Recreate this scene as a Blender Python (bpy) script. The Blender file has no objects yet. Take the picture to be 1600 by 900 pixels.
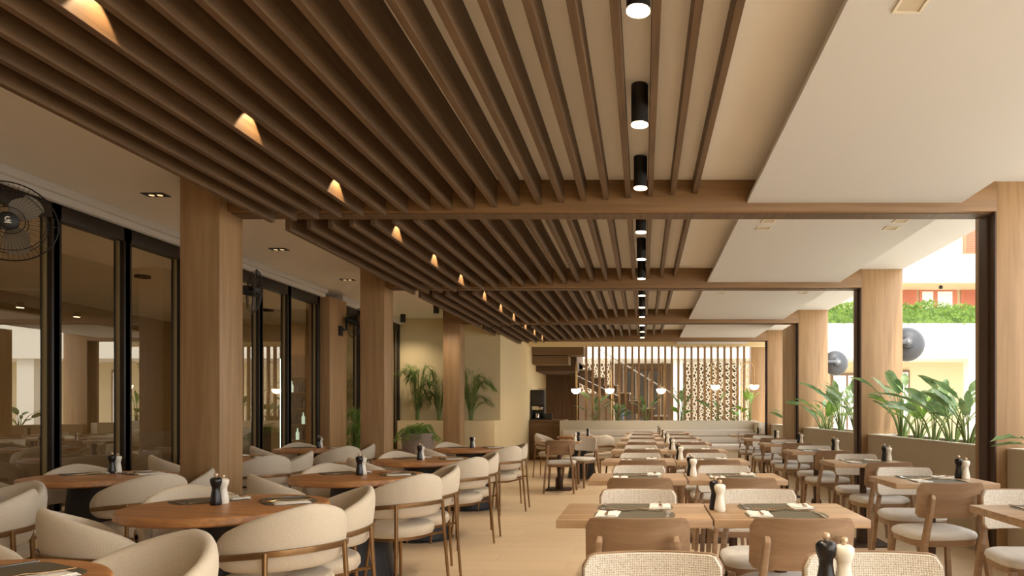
import bpy, bmesh, math, random
from mathutils import Vector, Matrix
random.seed(7)
SC = bpy.context.scene
COL = SC.collection
PI = math.pi
H, F, VX, VY = 1.22, 1100.0, 1005.0, 642.0      # eye height, focal length in px, vanishing point

# ------------------------------------------------------------------ camera, world, sun, exposure
cd = bpy.data.cameras.new('camera'); cam = bpy.data.objects.new('camera', cd); COL.objects.link(cam)
cam.location = (0, 0, H); cam.rotation_euler = (PI/2, 0, 0)
cd.sensor_width = 36; cd.lens = F/1600*36
cd.shift_x = -(VX-800)/1600; cd.shift_y = (VY-450)/1600; cd.clip_start = .05; cd.clip_end = 200
SC.camera = cam
SC.view_settings.view_transform = 'Standard'; SC.view_settings.look = 'None'
SC.view_settings.gamma = 1; SC.view_settings.use_curve_mapping = False
SC.view_settings.exposure = 0.1
W = bpy.data.worlds.new('world'); SC.world = W; W.use_nodes = True
bg = W.node_tree.nodes['Background']; bg.inputs[0].default_value = (1.0, 1.0, 1.0, 1); bg.inputs[1].default_value = 3.7
sl = bpy.data.lights.new('sun', 'SUN'); sun = bpy.data.objects.new('sun', sl); COL.objects.link(sun)
sl.energy = 2.2; sl.angle = .02; sl.color = (1, .95, .86)
sun.rotation_euler = Vector((-.12, .62, -.78)).to_track_quat('-Z', 'Y').to_euler()
CYL_W, SLAT_W, DOWN_W, BOWL_E = 72, 15, 12, 8

# ------------------------------------------------------------------ helpers
def s2l(c):
    return tuple(((v/255)/12.92 if v/255 <= .04045 else ((v/255+.055)/1.055)**2.4) for v in c)+(1,)
def newmat(name):
    m = bpy.data.materials.new(name); m.use_nodes = True
    nt = m.node_tree; return m, nt, nt.nodes, nt.links, nt.nodes['Principled BSDF']
def plain(name, c, rough=.6, metal=0, spec=.5, bump=0, bscale=60, var=0, vscale=6):
    m, nt, N, L, p = newmat(name)
    p.inputs['Base Color'].default_value = s2l(c); p.inputs['Roughness'].default_value = rough
    p.inputs['Metallic'].default_value = metal; p.inputs['Specular IOR Level'].default_value = spec
    tc = N.new('ShaderNodeTexCoord')
    if bump:
        n = N.new('ShaderNodeTexNoise'); n.inputs['Scale'].default_value = bscale; L.new(tc.outputs['Object'], n.inputs['Vector'])
        b = N.new('ShaderNodeBump'); b.inputs['Strength'].default_value = bump; b.inputs['Distance'].default_value = .01
        L.new(n.outputs['Fac'], b.inputs['Height']); L.new(b.outputs['Normal'], p.inputs['Normal'])
    if var:
        n = N.new('ShaderNodeTexNoise'); n.inputs['Scale'].default_value = vscale; L.new(tc.outputs['Object'], n.inputs['Vector'])
        r = N.new('ShaderNodeValToRGB'); r.color_ramp.elements[0].position = .3; r.color_ramp.elements[1].position = .7
        r.color_ramp.elements[0].color = s2l([v*(1-var) for v in c]); r.color_ramp.elements[1].color = s2l([min(255, v*(1+var)) for v in c])
        L.new(n.outputs['Fac'], r.inputs['Fac']); L.new(r.outputs['Color'], p.inputs['Base Color'])
    return m
def wood(name, c1, c2, axis='x', rough=.5, sc=1.0, planks=0):
    m, nt, N, L, p = newmat(name)
    tc = N.new('ShaderNodeTexCoord'); mp = N.new('ShaderNodeMapping'); L.new(tc.outputs['Object'], mp.inputs['Vector'])
    s = {'x': (1.2, 22, 22), 'y': (22, 1.2, 22), 'z': (22, 22, 1.2)}[axis]
    mp.inputs['Scale'].default_value = [v*sc for v in s]
    n = N.new('ShaderNodeTexNoise'); n.inputs['Scale'].default_value = 1.6; n.inputs['Detail'].default_value = 5; n.inputs['Distortion'].default_value = .6
    L.new(mp.outputs[0], n.inputs['Vector'])
    r = N.new('ShaderNodeValToRGB'); r.color_ramp.elements[0].position = .32; r.color_ramp.elements[1].position = .68
    r.color_ramp.elements[0].color = s2l(c1); r.color_ramp.elements[1].color = s2l(c2)
    L.new(n.outputs['Fac'], r.inputs['Fac'])
    out = r.outputs['Color']
    if planks:
        s2 = N.new('ShaderNodeTexNoise'); s2.inputs['Scale'].default_value = 1; s2.inputs['Detail'].default_value = 0
        m2 = N.new('ShaderNodeMapping'); m2.inputs['Scale'].default_value = {'x': (.4, planks, planks), 'y': (planks, .4, planks)}[axis]
        L.new(tc.outputs['Object'], m2.inputs['Vector']); L.new(m2.outputs[0], s2.inputs['Vector'])
        mx = N.new('ShaderNodeMixRGB'); mx.blend_type = 'MULTIPLY'; mx.inputs[0].default_value = .45
        L.new(out, mx.inputs[1]); L.new(s2.outputs['Fac'], mx.inputs[2])
        br = N.new('ShaderNodeBrightContrast'); br.inputs['Bright'].default_value = .02; L.new(mx.outputs[0], br.inputs[0]); out = br.outputs[0]
    L.new(out, p.inputs['Base Color']); p.inputs['Roughness'].default_value = rough
    b = N.new('ShaderNodeBump'); b.inputs['Strength'].default_value = .12; b.inputs['Distance'].default_value = .004
    L.new(n.outputs['Fac'], b.inputs['Height']); L.new(b.outputs['Normal'], p.inputs['Normal'])
    return m
def fabric(name, c, dark, scale=420, amt=.6, bs=.5):
    m, nt, N, L, p = newmat(name)
    tc = N.new('ShaderNodeTexCoord'); outs = []
    for ax in ('X', 'Z'):
        w = N.new('ShaderNodeTexWave'); w.bands_direction = ax; w.inputs['Scale'].default_value = scale/20; w.inputs['Distortion'].default_value = 1.5
        w.inputs['Detail Scale'].default_value = 6
        L.new(tc.outputs['Object'], w.inputs['Vector']); outs.append(w.outputs['Fac'])
    mu = N.new('ShaderNodeMath'); mu.operation = 'MULTIPLY'; L.new(outs[0], mu.inputs[0]); L.new(outs[1], mu.inputs[1])
    n = N.new('ShaderNodeTexNoise'); n.inputs['Scale'].default_value = 260; L.new(tc.outputs['Object'], n.inputs['Vector'])
    ad = N.new('ShaderNodeMath'); ad.operation = 'MULTIPLY_ADD'; L.new(mu.outputs[0], ad.inputs[0]); ad.inputs[1].default_value = amt; L.new(n.outputs['Fac'], ad.inputs[2])
    r = N.new('ShaderNodeValToRGB'); r.color_ramp.elements[0].position = .3; r.color_ramp.elements[1].position = .75
    r.color_ramp.elements[0].color = s2l(dark); r.color_ramp.elements[1].color = s2l(c)
    L.new(ad.outputs[0], r.inputs['Fac']); L.new(r.outputs['Color'], p.inputs['Base Color'])
    p.inputs['Roughness'].default_value = .95; p.inputs['Specular IOR Level'].default_value = .15
    p.inputs['Sheen Weight'].default_value = .15
    b = N.new('ShaderNodeBump'); b.inputs['Strength'].default_value = bs; b.inputs['Distance'].default_value = .003
    L.new(ad.outputs[0], b.inputs['Height']); L.new(b.outputs['Normal'], p.inputs['Normal'])
    return m
def emit(name, c, e):
    m, nt, N, L, p = newmat(name)
    p.inputs['Base Color'].default_value = s2l(c); p.inputs['Emission Color'].default_value = s2l(c); p.inputs['Emission Strength'].default_value = e
    return m
def glassm(name, tint=(.8, .78, .72), base=.16):
    m, nt, N, L, p = newmat(name)
    N.remove(p); out = N['Material Output']
    t = N.new('ShaderNodeBsdfTransparent'); t.inputs[0].default_value = tint+(1,)
    g = N.new('ShaderNodeBsdfGlossy'); g.inputs['Roughness'].default_value = .0; g.inputs[0].default_value = (1, .97, .9, 1)
    fr = N.new('ShaderNodeFresnel'); fr.inputs['IOR'].default_value = 1.5
    a = N.new('ShaderNodeMath'); a.operation = 'ADD'; a.use_clamp = True; a.inputs[1].default_value = base; L.new(fr.outputs[0], a.inputs[0])
    ge = N.new('ShaderNodeNewGeometry'); su = N.new('ShaderNodeMath'); su.operation = 'SUBTRACT'; su.inputs[0].default_value = 1; L.new(ge.outputs['Backfacing'], su.inputs[1])
    mm = N.new('ShaderNodeMath'); mm.operation = 'MULTIPLY'; L.new(a.outputs[0], mm.inputs[0]); L.new(su.outputs[0], mm.inputs[1])
    mx = N.new('ShaderNodeMixShader'); L.new(mm.outputs[0], mx.inputs[0]); L.new(t.outputs[0], mx.inputs[1]); L.new(g.outputs[0], mx.inputs[2])
    L.new(mx.outputs[0], out.inputs['Surface'])
    return m
def leafm(name, c1, c2):
    m, nt, N, L, p = newmat(name)
    tc = N.new('ShaderNodeTexCoord'); n = N.new('ShaderNodeTexNoise'); n.inputs['Scale'].default_value = 5; n.inputs['Detail'].default_value = 4
    L.new(tc.outputs['Object'], n.inputs['Vector'])
    r = N.new('ShaderNodeValToRGB'); r.color_ramp.elements[0].position = .35; r.color_ramp.elements[1].position = .65
    r.color_ramp.elements[0].color = s2l(c1); r.color_ramp.elements[1].color = s2l(c2)
    L.new(n.outputs['Fac'], r.inputs['Fac']); L.new(r.outputs['Color'], p.inputs['Base Color'])
    p.inputs['Roughness'].default_value = .4
    tr = N.new('ShaderNodeBsdfTranslucent'); L.new(r.outputs['Color'], tr.inputs[0])
    mx = N.new('ShaderNodeMixShader'); mx.inputs[0].default_value = .3
    L.new(p.outputs[0], mx.inputs[1]); L.new(tr.outputs[0], mx.inputs[2]); L.new(mx.outputs[0], N['Material Output'].inputs['Surface'])
    return m

M = dict(
    slat=wood('slat_wood', (88, 66, 45), (110, 85, 59), 'y', .55, .7),
    beam=wood('beam_wood', (128, 96, 60), (148, 113, 74), 'x', .5, .6),
    column=wood('column_wood', (150, 117, 79), (172, 138, 98), 'z', .5, .5),
    table=wood('table_wood', (176, 114, 58), (220, 156, 90), 'x', .38, .9, 14),
    table2=wood('oak_table_wood', (174, 138, 100), (202, 166, 126), 'x', .4, .9, 12),
    chairw=wood('chair_wood', (138, 108, 80), (160, 130, 99), 'x', .45, .8),
    counter=wood('counter_wood', (100, 74, 50), (130, 98, 66), 'x', .5, .6),
    darkwall=wood('dark_wall_wood', (92, 68, 48), (110, 84, 60), 'z', .7, .4),
    ceil=plain('ceiling_paint', (242, 236, 226), .9, spec=.2),
    soffit=plain('soffit_paint', (212, 210, 208), .9, spec=.2),
    wall=plain('wall_plaster', (226, 206, 162), .9, spec=.2, bump=.05, bscale=30),
    planter=plain('planter_plaster', (206, 194, 172), .85, spec=.2, bump=.08, bscale=40),
    cap=plain('planter_cap', (232, 224, 206), .7),
    backplanter=plain('back_planter_plaster', (218, 208, 186), .8, spec=.2),
    dframe=plain('dark_frame', (38, 29, 22), .45, spec=.4),
    gold=plain('champagne_frame', (130, 112, 76), .5, .15),
    track=plain('bronze_track', (74, 52, 38), .5, .2),
    bronze=plain('bronze_metal', (148, 116, 80), .32, .85),
    bed=plain('soil', (70, 54, 40), .95, bump=.5),
    fabA=fabric('boucle_fabric', (212, 199, 178), (194, 180, 157), 1500, .4, .25),
    fabB=fabric('woven_fabric', (232, 224, 210), (168, 148, 122), 900, .8, .7),
    pad=fabric('seat_fabric', (218, 213, 204), (196, 189, 178), 1600, .5, .3),
    base=plain('pedestal_coating', (50, 52, 56), .42, .3),
    steel=plain('polished_steel', (200, 196, 190), .22, 1),
    goldcut=plain('warm_steel', (196, 160, 116), .25, 1),
    mat=plain('placemat_vinyl', (96, 88, 68), .7, bump=.3, bscale=300),
    napkin=plain('napkin_cotton', (240, 234, 222), .9, bump=.2, bscale=200),
    black=plain('black_lacquer', (26, 22, 22), .3),
    white=plain('white_lacquer', (238, 230, 212), .3),
    knob=plain('pale_knob', (205, 180, 150), .3, .4),
    blackm=plain('black_metal', (28, 25, 24), .5),
    lit=emit('lamp_face', (255, 226, 178), 14),
    litdim=emit('small_lamp_face', (255, 220, 160), .9),
    bowl=emit('opal_glow', (255, 232, 196), BOWL_E),
    led=emit('led_strip', (214, 255, 240), 5),
    glowbottle=emit('bottle_painted_glow', (210, 235, 220), 1.2),  # emission imitates the display light falling on some bottles
    brass=plain('brass', (196, 160, 98), .25, .9),
    leafd=leafm('strelitzia_leaf', (82, 116, 70), (146, 172, 116)),
    leafb=leafm('bright_leaf', (96, 138, 52), (150, 182, 84)),
    palm=leafm('palm_leaf', (96, 124, 58), (150, 168, 92)),
    stem=plain('plant_stem', (120, 138, 74), .6, var=.15),
    hedge=leafm('hedge_leaf', (72, 104, 34), (132, 162, 68)),
    pot=plain('grey_pot', (140, 124, 112), .8, bump=.1),
    fan=plain('fan_grey', (74, 76, 80), .45, .2),
    fanblade=plain('fan_blade', (112, 100, 82), .5),
    white_ext=plain('white_render', (232, 226, 214), .9),
    beige_ext=plain('beige_render', (214, 196, 160), .9),
    terra=plain('terracotta_shutter', (196, 120, 92), .7),
    pave=plain('outdoor_paving', (214, 204, 186), .9, var=.05, vscale=2),
    glass=glassm('window_glass'), extglass=plain('exterior_glass', (70, 66, 60), .1),
    curtain=plain('white_curtain', (236, 234, 228), .9),
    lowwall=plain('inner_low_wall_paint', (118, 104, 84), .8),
    landing=plain('stair_lit_copy', (122, 98, 70), .85),  # lighter copy of the stair tone, light on the landing put into colour
    stair=plain('stair_concrete', (96, 74, 52), .8),
    breeze=plain('breeze_block', (176, 162, 140), .8),
    grey_l=plain('light_grey_plastic', (112, 116, 120), .5),
    rib=wood('rib_wood', (196, 172, 136), (226, 202, 166), 'z', .6, .5),
    grinder=plain('grinder_body', (40, 36, 34), .35), chrome=plain('chrome', (200, 195, 190), .15, 1),
    bench=fabric('bench_fabric', (222, 212, 198), (196, 186, 170), 500, .5, .2),
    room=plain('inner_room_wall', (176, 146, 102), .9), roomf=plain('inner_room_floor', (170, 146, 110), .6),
    pink=plain('pink_flowers', (206, 150, 160), .8),
)
# floor
def floor_mat():
    m, nt, N, L, p = newmat('floor_stone')
    tc = N.new('ShaderNodeTexCoord'); br = N.new('ShaderNodeTexBrick'); L.new(tc.outputs['Object'], br.inputs['Vector'])
    br.inputs['Scale'].default_value = 1; br.inputs['Brick Width'].default_value = 1.2; br.inputs['Row Height'].default_value = .3
    br.inputs['Mortar Size'].default_value = .002; br.inputs['Color1'].default_value = s2l((226, 202, 168)); br.inputs['Color2'].default_value = s2l((234, 210, 176)); br.inputs['Mortar'].default_value = s2l((210, 182, 146))
    mp = N.new('ShaderNodeMapping'); mp.inputs['Scale'].default_value = (.6, 9, 1); L.new(tc.outputs['Object'], mp.inputs['Vector'])
    n = N.new('ShaderNodeTexNoise'); n.inputs['Scale'].default_value = 2; n.inputs['Detail'].default_value = 5; L.new(mp.outputs[0], n.inputs['Vector'])
    mx = N.new('ShaderNodeMixRGB'); mx.blend_type = 'OVERLAY'; mx.inputs[0].default_value = .25; L.new(br.outputs[0], mx.inputs[1]); L.new(n.outputs['Fac'], mx.inputs[2])
    L.new(mx.outputs[0], p.inputs['Base Color']); p.inputs['Roughness'].default_value = .42
    return m
M['floor'] = floor_mat()

class MB:
    def __init__(s): s.v = []; s.f = []
    def add(s, vs, fs):
        o = len(s.v); s.v += [tuple(v) for v in vs]; s.f += [tuple(i+o for i in f) for f in fs]; return s
    def box(s, x0, x1, y0, y1, z0, z1):
        return s.add([(x0,y0,z0),(x1,y0,z0),(x1,y1,z0),(x0,y1,z0),(x0,y0,z1),(x1,y0,z1),(x1,y1,z1),(x0,y1,z1)],
                     [(0,3,2,1),(4,5,6,7),(0,1,5,4),(1,2,6,5),(2,3,7,6),(3,0,4,7)])
    def tube(s, pts, r, n=8, flat=1.0):
        pts = [Vector(p) for p in pts]; rs = r if isinstance(r, (list, tuple)) else [r]*len(pts)
        vs = []; fs = []
        up = Vector((0, 0, 1))
        prev = None
        for i, p in enumerate(pts):
            t = (pts[min(i+1, len(pts)-1)]-pts[max(i-1, 0)]).normalized()
            a = prev if prev is not None else (up if abs(t.z) < .9 else Vector((1, 0, 0)))
            u = (a - t*a.dot(t)).normalized(); prev = u; w = t.cross(u)
            for k in range(n):
                q = 2*PI*k/n; vs.append(p+u*math.cos(q)*rs[i]+w*math.sin(q)*rs[i]*flat)
        for i in range(len(pts)-1):
            for k in range(n):
                a = i*n+k; b = i*n+(k+1) % n; fs.append((a, b, b+n, a+n))
        fs.append(tuple(range(n-1, -1, -1))); fs.append(tuple(range((len(pts)-1)*n, len(pts)*n)))
        return s.add(vs, fs)
    def lathe(s, prof, c=(0, 0, 0), n=24, sx=1, sy=1):
        vs = []; fs = []
        for r, z in prof:
            for k in range(n):
                q = 2*PI*k/n; vs.append((c[0]+r*math.cos(q)*sx, c[1]+r*math.sin(q)*sy, c[2]+z))
        for i in range(len(prof)-1):
            for k in range(n):
                a = i*n+k; b = i*n+(k+1) % n; fs.append((a, b, b+n, a+n))
        fs.append(tuple(range(n-1, -1, -1))); fs.append(tuple(range((len(prof)-1)*n, len(prof)*n)))
        return s.add(vs, fs)
    def grid(s, fn, nu, nv, cu=False, cv=False):
        vs = [fn(i/(nu if cu else nu-1), j/(nv if cv else nv-1)) for i in range(nu) for j in range(nv)]
        fs = []
        for i in range(nu if cu else nu-1):
            for j in range(nv if cv else nv-1):
                i2 = (i+1) % nu; j2 = (j+1) % nv; fs.append((i*nv+j, i2*nv+j, i2*nv+j2, i*nv+j2))
        return s.add(vs, fs)
    def prism(s, poly, z0, z1, axis='z'):
        n = len(poly); mk = {'z': lambda a, b, c: (a, b, c), 'y': lambda a, b, c: (a, c, b), 'x': lambda a, b, c: (c, a, b)}[axis]
        vs = [mk(a, b, z0) for a, b in poly]+[mk(a, b, z1) for a, b in poly]
        fs = [tuple(range(n-1, -1, -1)), tuple(range(n, 2*n))]+[(i, (i+1) % n, (i+1) % n+n, i+n) for i in range(n)]
        return s.add(vs, fs)
    def move(s, mat):
        s.v = [tuple(mat @ Vector(v)) for v in s.v]; return s
    def build(s, name, mat, parent=None, smooth=False, bevel=0, seg=2, label=None, angle=40):
        me = bpy.data.meshes.new(name); bm = bmesh.new()
        bv = [bm.verts.new(v) for v in s.v]
        for f in s.f:
            try: bm.faces.new([bv[i] for i in f])
            except ValueError: pass
        bm.normal_update()
        bmesh.ops.recalc_face_normals(bm, faces=bm.faces)
        if bevel:
            es = [e for e in bm.edges if len(e.link_faces) == 2 and e.calc_face_angle(0) > math.radians(35)]
            bmesh.ops.bevel(bm, geom=es, offset=bevel, segments=seg, affect='EDGES', profile=.5)
        if smooth or bevel:
            for f in bm.faces: f.smooth = True
            for e in bm.edges:
                if len(e.link_faces) == 2 and e.calc_face_angle(0) > math.radians(angle): e.smooth = False
        bm.to_mesh(me); bm.free()
        me.materials.append(mat)
        o = bpy.data.objects.new(name, me); COL.objects.link(o)
        if parent: o.parent = parent
        if label: o['label'] = label
        return o
def tag(o, label=None, cat=None, group=None, kind=None):
    if label: o['label'] = label
    if cat: o['category'] = cat
    if group: o['group'] = group
    if kind: o['kind'] = kind
    return o
def struct(o): o['kind'] = 'structure'; return o
def empty(name, loc, rz=0, label=None, cat=None, group=None):
    o = bpy.data.objects.new(name, None); COL.objects.link(o); o.empty_display_size = .1
    o.location = loc; o.rotation_euler = (0, 0, rz); return tag(o, label, cat, group)
def kids(o): return [c for c in bpy.data.objects if c.parent == o]
KC = {}
def copy_tree(o, loc, rz, label, group=None):
    if o.name not in KC: KC[o.name] = [(c, kids(c)) for c in kids(o)]
    r = o.copy(); COL.objects.link(r); r.location = loc; r.rotation_euler = (0, 0, rz); r['label'] = label
    if group: r['group'] = group
    for c, gs in KC[o.name]:
        d = c.copy(); COL.objects.link(d); d.parent = r
        for g in gs:
            e = g.copy(); COL.objects.link(e); e.parent = d
    return r
def X(px, d): return (px-VX)*d/F
def Z(py, d): return H+(VY-py)*d/F
ORD = ['first', 'second', 'third', 'fourth', 'fifth', 'sixth', 'seventh', 'eighth', 'ninth', 'tenth', 'eleventh', 'twelfth', 'thirteenth',
       'fourteenth', 'fifteenth', 'sixteenth', 'seventeenth', 'eighteenth', 'nineteenth', 'twentieth', 'twenty-first', 'twenty-second', 'twenty-third', 'twenty-fourth', 'twenty-fifth', 'twenty-sixth']
def arealight(*a): pass
def spot(parent, loc, w, size, blend=.4, col=(1, .83, .63), rad=.02, dirv=(0, 0, -1)):
    l = bpy.data.lights.new('lamp_light', 'SPOT'); l.energy = w; l.spot_size = math.radians(size); l.spot_blend = blend; l.color = col; l.shadow_soft_size = rad
    o = bpy.data.objects.new('lamp_light', l); COL.objects.link(o); o.parent = parent; o.location = loc
    o.rotation_euler = Vector(dirv).to_track_quat('-Z', 'Y').to_euler(); return o

# ------------------------------------------------------------------ structure
BD = [5.6, 9.06, 12.72, 15.9]            # front faces of the four cross beams
ZC, ZS, ZB, ZR = 3.058, 2.875, 2.808, 3.045
XG = -4.88
struct(MB().box(-9.2, 3.35, -4, 20.5, -.1, 0).build('floor', M['floor']))
struct(MB().box(3.35, 30, -14, 34, -.16, -.03).build('ground_paving', M['pave']))
struct(MB().box(-9.2, 3.35, 20.5, 34, -.16, -.03).build('courtyard_paving', M['pave']))
struct(MB().box(XG-.2, 2.50, -4, 18.6, ZC, ZC+.12).build('ceiling', M['ceil']))
struct(MB().box(.825, 2.53, -4, 18.6, ZS, ZS+.03).build('ceiling_soffit', M['soffit']))
struct(MB().box(2.50, 2.53, -4, 18.6, ZS+.03, ZC+.3).build('trim_soffit_side', M['soffit']))
struct(MB().box(2.53, 3.35, -4, 18.6, ZR, ZC+.3).build('ceiling_overhang', M['soffit']))
struct(MB().box(-9.2, XG-.2, -4, 14.0, 2.95, 3.1).build('ceiling_inner_room', M['ceil']))
struct(MB().box(-9.4, 3.4, -4, 18.7, ZC+.3, ZC+.42).build('roof_slab', M['soffit']))
# wall at the far left end: front face and right-hand side
struct(MB().box(-9.2, -2.84, 14.0, 18.0, 0, ZC).build('wall_back_left', M['wall']))
struct(MB().box(-9.4, -9.2, -4, 18, 0, 3.1).build('wall_inner_room', M['room']))
struct(MB().box(-9.2, 2.6, -4.2, -4.0, 0, 3.3).build('wall_light_block', M['wall']))  # unseen wall added behind the camera to cut light from the front
# cornice over glazing
struct(MB().box(XG-.2, XG+.1, -4, 10.6, 2.93, ZC).box(XG-.2, XG+.14, -4, 10.6, 2.985, ZC).build('trim_cornice', M['soffit'], bevel=.008))
struct(MB().box(XG-.2, XG+.1, 11.2, 14, 2.93, ZC).build('trim_cornice', M['soffit'], bevel=.008))
# pilaster on the glazed wall
o = MB().box(XG-.2, XG+.16, 10.6, 11.2, 0, 2.95).build('pilaster', M['column'], bevel=.004)
tag(o, 'wood-clad pilaster set into the glazed wall, carrying a black fan', 'pillar')
# glazed wall: each opening a window with frame, glass, inner frame
mull = [-1.2, -.35, .5, 1.35, 2.2, 3.05, 3.9, 4.98, 5.8, 6.6, 7.4, 8.13, 8.9, 9.62, 10.5]
wi = 0
def window(y0, y1, z1=2.93):
    global wi
    wi += 1
    w = empty('window_%d' % wi, (XG, (y0+y1)/2, 0)); struct(w)
    a, b = y0-(y0+y1)/2, y1-(y0+y1)/2
    MB().box(-.05, .05, a-.03, a+.05, 0, z1).box(-.05, .05, b-.05, b+.03, 0, z1).box(-.05, .05, a, b, z1-.13, z1).box(-.05, .05, a, b, 0, .1).build('frame', M['dframe'], w, bevel=.003)
    MB().box(-.012, .012, b-.075, b-.05, .1, z1-.13).box(-.012, .012, a+.05, a+.06, .1, z1-.13).build('inner_frame', M['gold'], w)
    MB().box(-.03, -.01, a+.05, b-.09, 1.36, 1.38).build('glazing_bar', M['gold'], w) if False else None
    MB().box(-.006, .002, a+.05, b-.05, .1, z1-.13).build('glass_pane', M['glass'], w)
for i in range(len(mull)-1): window(mull[i], mull[i+1])
window(11.25, 12.0); window(12.0, 12.9); window(12.9, 13.95)
# columns left
for i, (d, ln) in enumerate([(5.5, 'nearest'), (9.0, 'second'), (12.75, 'third')]):
    x1 = {0: -3.31, 1: -3.31, 2: X(719, 12.75)}[i]
    c = MB().box(x1-.31, x1, d, d+.32, 0, ZC).build('column', M['column'], bevel=.004)
    tag(c, 'square wood-clad column, %s one from the camera along the left side' % ln, 'column', 'wooden columns beside the round tables')
# columns right + liners
for i, d in enumerate(BD+[18.6-.3]):
    c = empty('column', (2.81, d, 0), 0, 'broad pale wood column at the planters, %s from the camera on the open right side' % ORD[i], 'column', 'columns between the planters')
    MB().box(0, .53, 0, .36, 0, ZR).build('cladding', M['column'], c, bevel=.004)
    if i < 4: MB().box(-.012, 0, .0, .27, 0, ZB).box(-.03, -.012, .1, .17, 0, ZB).build('door_track', M['track'], c, label='dark brown sliding door track')
# beams
for i, d in enumerate(BD):
    b = empty('cross_beam', (0, d, 0), 0, 'wooden ceiling beam spanning the room, %s from the camera' % ORD[i], 'beam', 'cross beams under the ceiling')
    MB().box(-3.62 if i < 3 else -2.85, 2.82, 0, .24, ZB, ZC).build('cladding', M['beam'], b, bevel=.004)
    MB().box(-3.3 if i < 3 else -2.8, 2.80, .05, .2, ZB-.008, ZB).build('underside_track', M['slat'], b)
# slats
bays = [(1.0, BD[0]), (BD[0]+.24, BD[1]), (BD[1]+.24, BD[2]), (BD[2]+.24, BD[3])]
bn = ['nearest', 'second', 'third', 'farthest']
for bi, (y0, y1) in enumerate(bays):
    for k in range(20):
        xr = -2.93+.1769*k; zb = 2.717+.01205*k
        o = MB().box(xr-.04, xr, y0+.001, y1-.001, zb, ZC).build('ceiling_slat', M['slat'], bevel=.002, seg=1)
        tag(o, 'brown ceiling slat, %s from the left in the %s bay' % (ORD[k], bn[bi]), 'ceiling slat', 'slats hung under the ceiling')

# ------------------------------------------------------------------ lamps on the ceiling
def cyl_lamp(x, y, label, h=.225, group='black cylinder downlights in a row', w=CYL_W):
    e = empty('cylinder_downlight', (x, y, ZC), 0, label, 'ceiling light', group)
    MB().lathe([(.046, 0), (.048, -.004), (.048, -h), (.0455, -h), (.0455, -h+(.06 if h < .2 else .03)), (.002, -h+(.06 if h < .2 else .03))], n=28).build('housing', M['blackm'], e, smooth=True)
    if h < .2:  # short cylinders: hidden disc and spot added to wash the back wall
        MB().lathe([(.036, -h+.052), (.036, -h+.046), (.002, -h+.046)], n=20).build('lamp_ring', M['lit'], e, smooth=True)
        spot(e, (0, 0, -h-.01), w, 135, 1, rad=.03)
    elif w:
        MB().lathe([(.048, -h+.004), (.048, -h-.003), (.040, -h-.003), (.0405, -h+.014), (.002, -h+.014)], n=28).build('lamp_ring', M['lit'], e, smooth=True, label='glowing warm lamp face')
        spot(e, (0, 0, -h-.02), w, 96, .6, rad=.03)
LY = [.39*1.0, 1.56, 2.84, 3.97, 5.1, 6.36, 7.5, 8.6, 9.87, 11.0, 12.1, 13.3, 14.4, 15.5]
for i, y in enumerate(LY):
    cyl_lamp(-.02, y, 'black cylinder ceiling lamp with warm glow between slats, %s from the camera in its row' % ORD[i])
# small spots that wash the fourth-from-edge slat
for i, y in enumerate(LY):
    if y < 1.2: continue
    e = empty('slat_spotlight', (-2.133-.0, y, ZC), 0, 'small spotlight between the left slats throwing a warm scallop, %s from the camera' % ORD[i], 'spotlight', 'spotlights hidden between the left slats')
    MB().lathe([(.02, 0), (.02, -.1), (.016, -.1), (.016, -.08), (.001, -.08)], n=16).build('housing', M['blackm'], e, smooth=True)
    spot(e, (0, 0, -.105), SLAT_W, 76, .25, (1, .72, .42), .008, (-.35, 0, -1))
# surface cylinders at far left, light inside added to brighten the back wall
for (x, y, lab) in ((-4.97*.92, 13.4, 'short black ceiling cylinder near the back wall, left one of two'), (-3.9*.92, 12.2, 'short black ceiling cylinder near the third column, right one of two')):
    cyl_lamp(x, y, lab, .15, 'short cylinders at the far left', 45)
# recessed double downlights on the left
for i, y in enumerate([4.1, 5.98, 8.0, 9.85]):
    e = empty('recessed_downlight', (-4.14, y, ZC), 0, 'black recessed twin downlight in the left ceiling, %s from the camera' % ORD[i], 'ceiling light', 'recessed twin downlights over the window tables')
    MB().box(-.095, .095, -.055, .055, -.006, .0).build('frame', M['blackm'], e)
    for s in (-1, 1):
        MB().lathe([(.022, -.007), (.022, -.009), (.018, -.0095)], (s*.036, 0, 0), 16).build('lamp', M['litdim'], e)
    spot(e, (0, 0, -.03), DOWN_W, 110, .7, rad=.03)
# pale square recessed lights in the soffit
k = 0
for y in (2.62, 2.86, 6.12, 6.36, 9.6, 9.86, 13.3):
    for x in (1.09, 2.24):
        e = empty('square_downlight', (x, y, ZS), 0, 'pale square recessed light in the white ceiling strip, %s %s from the camera' % ('left row,' if x < 2 else 'right row,', ORD[[2.62, 2.86, 6.12, 6.36, 9.6, 9.86, 13.3].index(y)]), 'ceiling light', 'square recessed lights in the white soffit')
        f = MB()
        for (a, b, c, d_) in ((-.06, .06, -.06, -.048), (-.06, .06, .048, .06), (-.06, -.048, -.048, .048), (.048, .06, -.048, .048)): f.box(a, b, c, d_, -.008, 0)
        f.build('frame', M['cap'], e); MB().box(-.048, .048, -.048, .048, -.003, 0).build('lens', M['planter'], e)

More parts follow.
